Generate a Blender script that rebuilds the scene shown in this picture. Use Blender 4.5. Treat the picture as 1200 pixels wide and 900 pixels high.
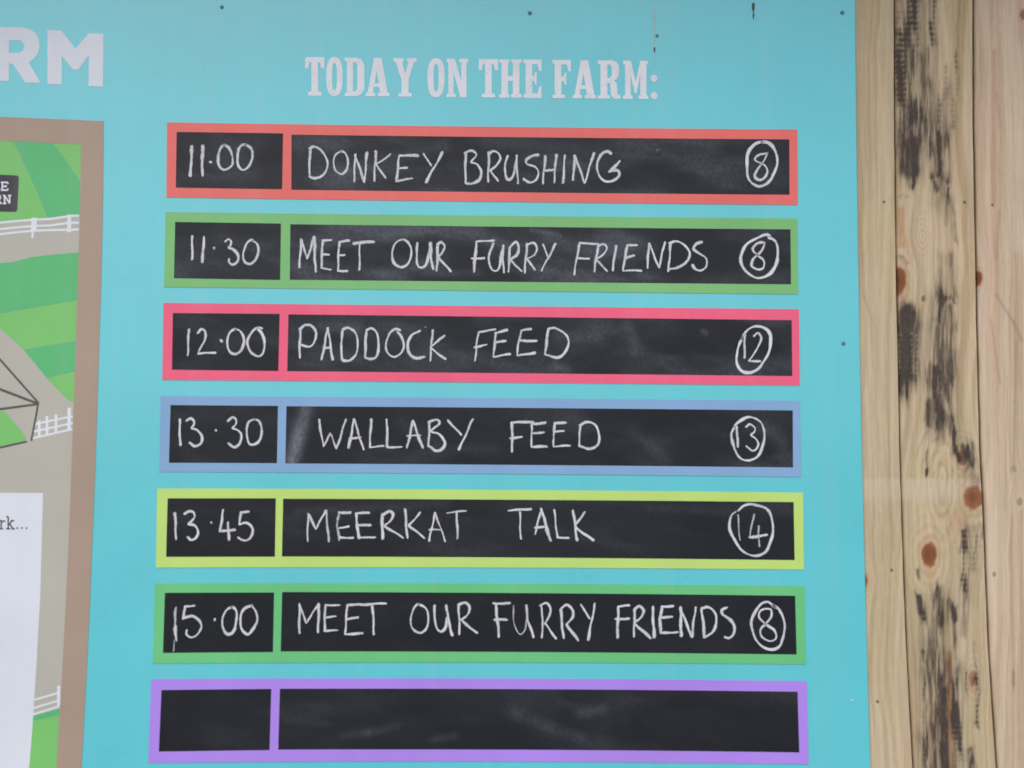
import bpy, math, random
import numpy as np
from mathutils import Vector, Matrix
from mathutils.geometry import tessellate_polygon
for o in list(bpy.data.objects): bpy.data.objects.remove(o)
S = bpy.context.scene
C = S.collection

# ------------------------------------------------------------ camera
FPX = 1500.0                     # focal length in photo pixels (1200 wide)
DIST, EYE = 1.6, 1.55            # metres from the board, height of the camera
p, y_, r = [math.radians(a) for a in (5.6533819, -1.39531196, 0.30703345)]
base = Matrix(((1,0,0),(0,0,-1),(0,1,0)))
CM = Matrix.Rotation(y_,3,'Z') @ Matrix.Rotation(p,3,'X') @ base @ Matrix.Rotation(r,3,'Z')
cam = bpy.data.objects.new('camera', bpy.data.cameras.new('camera')); C.objects.link(cam)
cam.matrix_world = Matrix.Translation((0,-DIST,EYE)) @ CM.to_4x4()
cam.data.sensor_width = 36; cam.data.lens = FPX/1200*36
cam.data.clip_start = 0.05; cam.data.clip_end = 3000
cam.data.dof.use_dof = True; cam.data.dof.focus_distance = 1.76; cam.data.dof.aperture_fstop = 3.0
S.camera = cam

# ------------------------------------------------------------ daylight (bright overcast)
SUN_EL, SUN_AZ = 52, 200         # azimuth measured from +Y clockwise: behind the camera, a little left
w = bpy.data.worlds.new('World'); S.world = w; w.use_nodes = True
nt = w.node_tree; bg = nt.nodes['Background']
sk = nt.nodes.new('ShaderNodeTexSky'); sk.sky_type = 'NISHITA'; sk.sun_disc = False
sk.sun_elevation = math.radians(SUN_EL); sk.sun_rotation = math.radians(SUN_AZ)
sk.air_density = 1.0; sk.dust_density = 4.0; sk.ozone_density = 1.0
hs = nt.nodes.new('ShaderNodeHueSaturation'); hs.inputs['Saturation'].default_value = 0.75
nt.links.new(sk.outputs[0], hs.inputs['Color']); nt.links.new(hs.outputs[0], bg.inputs[0])
bg.inputs[1].default_value = 0.12
sl = bpy.data.lights.new('sun','SUN'); sl.energy = 1.0; sl.angle = math.radians(25); sl.color = (1,.985,.97)
sun = bpy.data.objects.new('sun', sl); C.objects.link(sun)
az, el = math.radians(SUN_AZ), math.radians(SUN_EL)
sd = Vector((math.sin(az)*math.cos(el), math.cos(az)*math.cos(el), math.sin(el)))
sun.rotation_euler = sd.to_track_quat('Z','Y').to_euler(); sun.location = sd*20
S.view_settings.view_transform = 'Standard'; S.view_settings.look = 'None'
S.view_settings.exposure = 0.29; S.view_settings.gamma = 1

# ------------------------------------------------------------ helpers
CMn = np.array(CM)
def W(px, py, Y=0.0):
    """photo pixel(s) -> x, z on the vertical plane y=Y"""
    px = np.asarray(px, float); py = np.asarray(py, float)
    d = np.stack([(px-600)/FPX, -(py-450)/FPX, -np.ones(np.broadcast(px,py).shape)], -1) @ CMn.T
    k = (Y+DIST)/d[...,1]
    return d[...,0]*k, EYE + d[...,2]*k
def PX(x, z, Y=0.0):
    v = np.stack([x, np.full_like(x, Y+DIST), z-EYE], -1) @ CMn
    return 600 - v[...,0]/v[...,2]*FPX, 450 + v[...,1]/v[...,2]*FPX

def lin(c): return tuple(((v/255+.055)/1.055)**2.4 if v/255 > .04045 else v/255/12.92 for v in c)
def mesh_obj(name, V, F, mat, parent=None, attrs=None, smooth=False, kind=None, label=None):
    me = bpy.data.meshes.new(name); me.from_pydata([tuple(map(float,v)) for v in V], [], [tuple(f) for f in F]); me.update()
    if smooth: me.polygons.foreach_set('use_smooth', [True]*len(me.polygons))
    for k, a in (attrs or {}).items():
        a = np.asarray(a, np.float32)
        if a.ndim == 1:
            me.attributes.new(k, 'FLOAT', 'POINT').data.foreach_set('value', a)
        else:
            me.attributes.new(k, 'FLOAT_COLOR', 'POINT').data.foreach_set('color', np.ascontiguousarray(a).ravel())
    me.materials.append(mat)
    o = bpy.data.objects.new(name, me); C.objects.link(o)
    if parent: o.parent = parent
    if kind: o['kind'] = kind
    if label: o['label'] = label
    return o
def empty(name, loc, label, cat):
    o = bpy.data.objects.new(name, None); C.objects.link(o); o.location = loc
    o['label'] = label; o['category'] = cat; return o

class M:
    def __init__(s, name, rough=.5, spec=.5):
        s.m = bpy.data.materials.new(name); s.m.use_nodes = True; s.nt = s.m.node_tree
        s.b = s.nt.nodes['Principled BSDF']; s.b.inputs['Roughness'].default_value = rough
        s.b.inputs['Specular IOR Level'].default_value = spec
        g = s.nt.nodes.new('ShaderNodeNewGeometry'); s.pos = g.outputs['Position']
    def n(s, t, **k):
        x = s.nt.nodes.new(t)
        for a, v in k.items():
            if a.startswith('i_'):
                q = a[2:]; x.inputs[int(q) if q.isdigit() else q.replace('_',' ')].default_value = v
            else: setattr(x, a, v)
        return x
    def l(s, a, b): s.nt.links.new(a, b)
    def noise(s, scale, detail=3, sv=(1,1,1), rough=.5, dist=0):
        mp = s.n('ShaderNodeMapping'); mp.inputs['Scale'].default_value = sv; s.l(s.pos, mp.inputs['Vector'])
        x = s.n('ShaderNodeTexNoise'); x.inputs['Scale'].default_value = scale; x.inputs['Detail'].default_value = detail
        x.inputs['Roughness'].default_value = rough; x.inputs['Distortion'].default_value = dist
        s.l(mp.outputs[0], x.inputs['Vector']); return x.outputs['Fac']
    def rng(s, src, a, b, c=0., d=1.):
        x = s.n('ShaderNodeMapRange'); x.clamp = True
        for i, v in zip((1,2,3,4), (a,b,c,d)): x.inputs[i].default_value = v
        s.l(src, x.inputs[0]); return x.outputs[0]
    def math(s, op, a, b=None):
        x = s.n('ShaderNodeMath', operation=op)
        for i, v in enumerate((a,b)):
            if v is None: continue
            if isinstance(v,(int,float)): x.inputs[i].default_value = v
            else: s.l(v, x.inputs[i])
        return x.outputs[0]
    def mix(s, f, a, b, blend='MIX'):
        x = s.n('ShaderNodeMix', data_type='RGBA', blend_type=blend)
        for sock, v in ((x.inputs[0],f),(x.inputs[6],a),(x.inputs[7],b)):
            if isinstance(v,(int,float)): sock.default_value = v
            elif isinstance(v, tuple): sock.default_value = (*v[:3],1)
            else: s.l(v, sock)
        return x.outputs[2]
    def col(s, c):
        if isinstance(c, tuple): s.b.inputs['Base Color'].default_value = (*c[:3],1)
        else: s.l(c, s.b.inputs['Base Color'])
    def attr(s, name):
        return s.n('ShaderNodeAttribute', attribute_name=name)
    def bump(s, h, strength=.2, dist=.001):
        x = s.n('ShaderNodeBump'); x.inputs['Strength'].default_value = strength; x.inputs['Distance'].default_value = dist
        s.l(h, x.inputs['Height']); s.l(x.outputs[0], s.b.inputs['Normal'])

def print_mat(name, c, rough=.32, var=.05):
    """printed / painted film: its own colour, faint mottling, fine scuffs and grime"""
    m = M(name, rough)
    a = tuple(v*(1-var) for v in c); b = tuple(min(.95, v*(1+var)) for v in c)
    k = m.mix(m.rng(m.noise(7, 4), .3, .7), a, b)
    dirt = m.math('MULTIPLY', m.rng(m.noise(620, 2), .68, .78), m.rng(m.noise(14,2), .55, .75))
    k = m.mix(m.math('MULTIPLY', dirt, .16), k, (.2,.2,.17))
    run = m.rng(m.noise(60, 3, (1,1,.03)), .52, .75, 0, .07)
    k = m.mix(run, k, (.42,.44,.42))
    m.col(k)
    m.l(m.rng(m.noise(14,4), .3, .7, rough-.05, rough+.1), m.b.inputs['Roughness'])
    m.bump(m.noise(26,2), .05, .002)
    return m.m

TEAL = (.075,.535,.615)
M_teal = print_mat('teal_panel_print', TEAL, .3, .03)
for b_ in (M_teal.node_tree.nodes['Principled BSDF'],):
    b_.inputs['Coat Weight'].default_value = 1.0; b_.inputs['Coat Roughness'].default_value = .16; b_.inputs['Coat IOR'].default_value = 1.75
ROWC = [(.74,.14,.125),(.18,.46,.165),(.78,.105,.205),(.205,.365,.60),(.46,.66,.165),(.125,.50,.195),(.38,.22,.76)]
M_rows = [print_mat('row_border_print', c, .34) for c in ROWC]
M_white = print_mat('white_print', (.63,.67,.74), .36)
def wear():
    m = M('worn_white_heading', .36)
    k = m.mix(m.rng(m.noise(300,4,(1,1,1),.7), .54, .74), (.72,.73,.79), (.42,.58,.64))
    k = m.mix(m.math('MULTIPLY', m.rng(m.noise(60,3), .50,.66), .28), k, (.45,.58,.64)); m.col(k); return m.m
M_worn = wear()
M_brown = print_mat('brown_print', (.36,.27,.21), .36)
M_gd = print_mat('dark_grass_print', (.085,.44,.165), .36)
M_gl = print_mat('light_grass_print', (.17,.50,.135), .36)
M_path = print_mat('path_print', (.42,.41,.36), .36)
M_fence = print_mat('drawn_fence_print', (.66,.70,.76), .36)
M_line = print_mat('drawn_cage_print', (.075,.075,.07), .36)
M_black = print_mat('black_print', (.028,.026,.034), .4)
M_ink = print_mat('ink_print', (.07,.07,.08), .4)

def slate_mat():
    m = M('chalkboard_film', .38, .32)
    sm = m.attr('smear').outputs['Fac']
    grain = m.rng(m.noise(260, 4, (1,1,.8), .7), .35, .7, .55, 1.25)
    k = m.mix(m.math('MULTIPLY', sm, grain), (.0045,.0062,.0105), (.24,.26,.32))
    sp = m.rng(m.noise(900,2), .72, .8, 0, .25)
    k = m.mix(m.math('MULTIPLY', sp, m.rng(m.noise(30,2),.45,.6)), k, (.2,.2,.23))
    m.col(k); m.l(m.rng(m.noise(35,4), .3,.7,.36,.52), m.b.inputs['Roughness'])
    m.bump(m.noise(500,2), .08, .0004)
    return m.m
M_slate = slate_mat()
def chalk_mat():
    m = M('white_chalk', .95, .1)
    m.col(m.mix(m.noise(300,3), (.56,.57,.63), (.72,.73,.80)))
    op = m.attr('opac').outputs['Fac']; ed = m.attr('edge').outputs['Fac']
    g = m.noise(560, 4, (1,1,1), .75); lo = m.noise(70, 3)
    # paper-grain threshold rises towards the border of the stroke
    t = m.math('ADD', m.math('MULTIPLY', ed, .62), m.math('MULTIPLY', m.math('SUBTRACT', 1., op), .42))
    t = m.math('SUBTRACT', t, m.math('MULTIPLY', m.math('SUBTRACT', lo, .5), .75))
    a = m.rng(m.math('SUBTRACT', m.math('ADD', g, .08), t), -.12, .22)
    a = m.math('MULTIPLY', a, m.math('ADD', m.math('MULTIPLY', op, .55), .40))
    m.l(a, m.b.inputs['Alpha'])
    return m.m
M_chalk = chalk_mat()

def wood_mat():
    m = M('sawn_softwood', .72, .3)
    c = m.attr('woodcol').outputs['Color']
    fine = m.rng(m.noise(420, 4, (1,.4,.025), .7), .3, .7, .88, 1.09)
    c2 = m.n('ShaderNodeVectorMath', operation='SCALE'); m.l(c, c2.inputs[0]); m.l(fine, c2.inputs[3])
    spk = m.rng(m.noise(520, 2, (1,1,.35)), .68, .78, 0, .28)
    m.col(m.mix(spk, c2.outputs[0], (.10,.08,.06)))
    m.bump(m.noise(300, 4, (1,1,.04), .6), .35, .0012)
    return m.m
M_wood = wood_mat()
def plain(name, c, rough=.6, metal=0):
    m = M(name, rough); m.col(m.mix(m.noise(90,3), tuple(v*.85 for v in c), tuple(v*1.15 for v in c)))
    m.b.inputs['Metallic'].default_value = metal; return m.m
M_screw = plain('painted_screw', (.07,.19,.23), .45)
M_nail = plain('dull_nail', (.16,.13,.11), .5)
M_rust = plain('dark_drip', (.075,.05,.06), .6)
M_rail = plain('rail_timber', (.22,.17,.12), .8)
M_pale = plain('pale_screw', (.34,.60,.64), .5)

# ------------------------------------------------------------ setting: ground
g = M('gravel_ground', .9); g.col(g.mix(g.noise(40,5), (.33,.335,.33), (.50,.505,.50))); g.bump(g.noise(120,4), .5, .01)
mesh_obj('ground', [(-1500,-1500,0),(1500,-1500,0),(1500,1500,0),(-1500,1500,0)], [(0,1,2,3)], g.m, kind='structure')

# ------------------------------------------------------------ noticeboard
board = empty('notice_board', (0,0,W(600,1000)[1]),
    'teal farm noticeboard with seven coloured chalkboard rows of event times', 'noticeboard')
def attach(o):
    """keep world coordinates while parented to the board's base"""
    o.matrix_parent_inverse = Matrix.Translation(board.location).inverted(); return o

def quad_interp(ys, xs, y):
    return np.interp(y, ys, xs) if len(ys) < 3 else np.polyval(np.polyfit(ys, xs, 3 if len(ys) > 3 else 2), y)
def loops_obj(name, loops_list, mat, Y, parent, thick=.0003, label=None, dz=.00002):
    """flat cut-out shapes given as lists of photo-pixel loops (outer, holes...), traced on the board and given thickness"""
    V, F = [], []
    for li, loops in enumerate(loops_list):
        yy = Y - dz*li
        vs = []
        for L in loops:
            P = np.array(L, float); x, z = W(P[:,0], P[:,1]); vs.append([Vector((a,b,0)) for a,b in zip(x,z)])
        tris = tessellate_polygon(vs)
        flat = [v for l in vs for v in l]; b0 = len(V)
        V += [(v.x, yy, v.y) for v in flat]; nb = len(flat)
        V += [(v.x, yy+thick, v.y) for v in flat]
        for t in tris:
            a, b, c = t
            n = (flat[b]-flat[a]).cross(flat[c]-flat[a]).z
            F.append((b0+a,b0+b,b0+c) if n > 0 else (b0+a,b0+c,b0+b))
        k = 0
        for l in vs:
            n = len(l); area = sum(l[i].x*l[(i+1)%n].y-l[(i+1)%n].x*l[i].y for i in range(n))
            for i in range(n):
                a, b = b0+k+i, b0+k+(i+1)%n
                F.append((a, b, b+nb, a+nb)[::-1] if (area > 0) == (l is vs[0]) else (a, b, b+nb, a+nb))
            k += n
    o = mesh_obj(name, V, F, mat, parent, label=label)
    return o

# right edge of the panel, as it stands
EY = [0,300,600,900]; EX = [1001.2,1005,1010.7,1019.3]
def edge_x(y):
    y = np.clip(y, -60, 960); return np.polyval(np.polyfit(EY, EX, 2), y)
ys = np.linspace(-70, 985, 34)
right = [(edge_x(y), y) for y in ys]
LX = -330
outer = [(LX,-70)] + right + [(LX,985)]
P = np.array(outer); X, Z = W(P[:,0], P[:,1])
V = []; n = len(X); cx, cz = X.mean(), Z.mean()
for Yv, ins in ((-.004,.0007),(-.0034,0),(.0,0)):
    for a, b in zip(X, Z): V.append((a - math.copysign(ins, a-cx), Yv, b - math.copysign(ins, b-cz)))
F = [tuple(range(n))]
for k in range(2):
    for i in range(n):
        j = (i+1) % n; F.append((k*n+j, k*n+i, (k+1)*n+i, (k+1)*n+j))
F.append(tuple(range(3*n-1, 2*n-1, -1)))
panel = attach(mesh_obj('panel', V, F, M_teal, board))
FRONT = -.004

def bow(x, y):
    t = np.clip((x-180)/765, 0, 1); return (1 - 3.3*(y-145)/750)*4*t*(1-t)
def grid(TL, TR, BR, BL, nx, ny):
    """bilinear pixel grid through four traced corners, following the slight sag of the printed rows"""
    c = np.array([TL,TR,BR,BL], float); c[:,1] -= bow(c[:,0], c[:,1])
    u = np.linspace(0,1,nx)[None,:,None]; v = np.linspace(0,1,ny)[:,None,None]
    g = (c[0]*(1-u)+c[1]*u)*(1-v) + (c[3]*(1-u)+c[2]*u)*v
    g[...,1] += bow(g[...,0], g[...,1]); return g
def grid_faces(nx, ny, b=0):
    return [(b+j*nx+i, b+(j+1)*nx+i, b+(j+1)*nx+i+1, b+j*nx+i+1) for j in range(ny-1) for i in range(nx-1)]

# value noise ------------------------------------------------
RNG = np.random.RandomState(7); TAB = RNG.rand(256,256)
def vn(x, y, s=0):
    x = np.asarray(x)+s*17.31; y = np.asarray(y)+s*9.17
    xi = np.floor(x).astype(int); yi = np.floor(y).astype(int); fx = x-xi; fy = y-yi
    fx = fx*fx*(3-2*fx); fy = fy*fy*(3-2*fy); T = lambda a,b: TAB[a%256,b%256]
    return (T(xi,yi)*(1-fx)+T(xi+1,yi)*fx)*(1-fy)+(T(xi,yi+1)*(1-fx)+T(xi+1,yi+1)*fx)*fy
def fbm(x, y, s=0, o=4):
    r = 0; a = .5; t = 0
    for k in range(o): r = r + a*vn(x*2**k, y*2**k, s+k); t += a; a *= .5
    return r/t
def seg_dist(x, y, x0, y0, x1, y1):
    dx, dy = x1-x0, y1-y0; t = np.clip(((x-x0)*dx+(y-y0)*dy)/max(dx*dx+dy*dy,1e-6),0,1)
    return np.hypot(x-x0-t*dx, y-y0-t*dy), t
def sst(a, b, x):
    t = np.clip((x-a)/(b-a),0,1); return t*t*(3-2*t)

# ---- chalk handwriting: strokes traced on the slates --------
def catmull(P, closed, n=7):
    P = np.array(P, float); N = len(P)
    idx = (lambda i: i % N) if closed else (lambda i: min(max(i,0),N-1))
    out = []
    for i in range(N if closed else N-1):
        p0,p1,p2,p3 = P[idx(i-1)],P[idx(i)],P[idx(i+1)],P[idx(i+2)]
        for k in range(n):
            t = k/n; out.append(.5*((2*p1)+(-p0+p2)*t+(2*p0-5*p1+4*p2-p3)*t*t+(-p0+3*p1-3*p2+p3)*t**3))
    out.append(P[0] if closed else P[-1]); return np.array(out)
def densify(P, step=3.0):
    P = np.array(P, float); out = []
    for a, b in zip(P[:-1], P[1:]):
        n = max(1, int(np.hypot(*(b-a))/step)); out += [a+(b-a)*k/n for k in range(n)]
    return np.array(out+[P[-1]])
def parse(spec, ox, oy, s):
    out = []
    for st in spec.split(';'):
        tk = st.split()
        if not tk: continue
        mode, wd, op, pts = 'l', 3.7, .9, []
        for t in tk:
            if t in 'lco': mode = t
            elif t[0] == 'w': wd = float(t[1:])
            elif t[0] == 'a': op = float(t[1:])
            else: a, b = t.split(','); pts.append((ox+float(a)/s, oy+float(b)/s))
        if mode == 'l': q = densify(pts)
        else: q = catmull(pts, mode == 'o')
        out.append((q, wd, op))
    return out
CR = [-1,-.55,0,.55,1]
def chalk(name, strokes, parent, Y=-.0056, seed=1):
    rs = random.Random(seed); V=[]; F=[]; op=[]; ed=[]
    for si, (q, wd, o) in enumerate(strokes):
        yy = Y - si*.00001
        d = np.gradient(q, axis=0) if len(q) > 1 else np.array([[1,0]])
        d /= np.maximum(np.hypot(d[:,0], d[:,1])[:,None], 1e-6)
        nrm = np.stack([-d[:,1], d[:,0]], 1)
        # rounded caps: run on half a width past both ends
        h = wd/2
        q2 = np.vstack([q[0]-d[0]*h*.8, q, q[-1]+d[-1]*h*.8]); n2 = np.vstack([nrm[0], nrm, nrm[-1]])
        m = len(q2); ph = rs.random()*9; b0 = len(V); L = np.cumsum(np.r_[0, np.hypot(*np.diff(q2,axis=0).T)])
        for i in range(m):
            hw = h*.87*(1+.22*math.sin(L[i]*.11+ph)+.10*math.sin(L[i]*.41+ph*2))
            if i in (0, m-1): hw *= .45
            jx = .35*math.sin(L[i]*.23+ph*3)
            for c in CR:
                a = q2[i] + n2[i]*(hw*c+jx); x, z = W(a[0], a[1]); V.append((x, yy, z))
                e = abs(c) if i not in (0,m-1) else 1.
                ed.append(e); op.append(o*(1-.12*math.sin(L[i]*.09+ph)))
        for i in range(m-1):
            for k in range(4):
                a = b0+i*5+k; F.append((a, a+1, a+6, a+5))
    o = attach(mesh_obj(name, V, F, M_chalk, parent, {'opac':op,'edge':ed})) if False else mesh_obj(name, V, F, M_chalk, parent, {'opac':op,'edge':ed})
    return o

ROWS = [
 dict(o=[(196.8,144.7),(933.5,153.1),(934,241),(196,232.2)], t=[(208,155.8),(332.5,157.5),(331.3,223),(207,221)], e=[(342.2,159),(924,164.5),(924.3,229.3),(342,223.5)]),
 dict(o=[(195.2,249.5),(933.3,257),(934.5,345.5),(193.2,337)], t=[(206.3,261),(330,262.9),(329,329),(204.8,326.9)], e=[(340.8,263.7),(925.3,269.7),(926,334),(340.2,328.7)]),
 dict(o=[(192.5,355.6),(935.3,363),(936.3,452),(191.3,445.6)], t=[(203.6,367.5),(328.5,368.5),(326.9,435.3),(202.5,433.8)], e=[(338.6,369),(926.7,375.8),(927.5,441.2),(337.2,435.5)]),
 dict(o=[(189.4,464.4),(936.3,470),(938,559),(187.5,553)], t=[(200.9,475),(326.5,476),(325.3,543),(199,542.5)], e=[(336.3,476.3),(928,481.3),(928.3,548),(335,543.3)]),
 dict(o=[(185.3,572.5),(940,577.3),(941,667.3),(183.8,665)], t=[(197.5,584),(324,584),(322.9,652.3),(195.6,652.5)], e=[(332.5,584.5),(929,588.4),(930.2,656.3),(331,652)]),
 dict(o=[(182.5,683.3),(942,686.6),(943,778),(180,777)], t=[(194.3,694.4),(322,694),(320.7,763.7),(192,764.7)], e=[(331.3,693.5),(930.8,697.9),(932.5,766.6),(329.5,763)]),
 dict(o=[(178.3,795.3),(944.4,797.6),(946.6,894.6),(174.7,893)], t=[(190.3,808),(318.7,806.7),(316.7,878.3),(187.2,880)], e=[(328.7,806.5),(933.6,810),(935.6,881),(326.7,877.7)]),
]
NAMES = ['coral','leaf green','pink','slate blue','lime','emerald green','violet']
SAY = ['11.00 donkey brushing','11.30 meet our furry friends','12.00 paddock feed','13.30 wallaby feed','13.45 meerkat talk','15.00 meet our furry friends','no writing']
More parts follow.
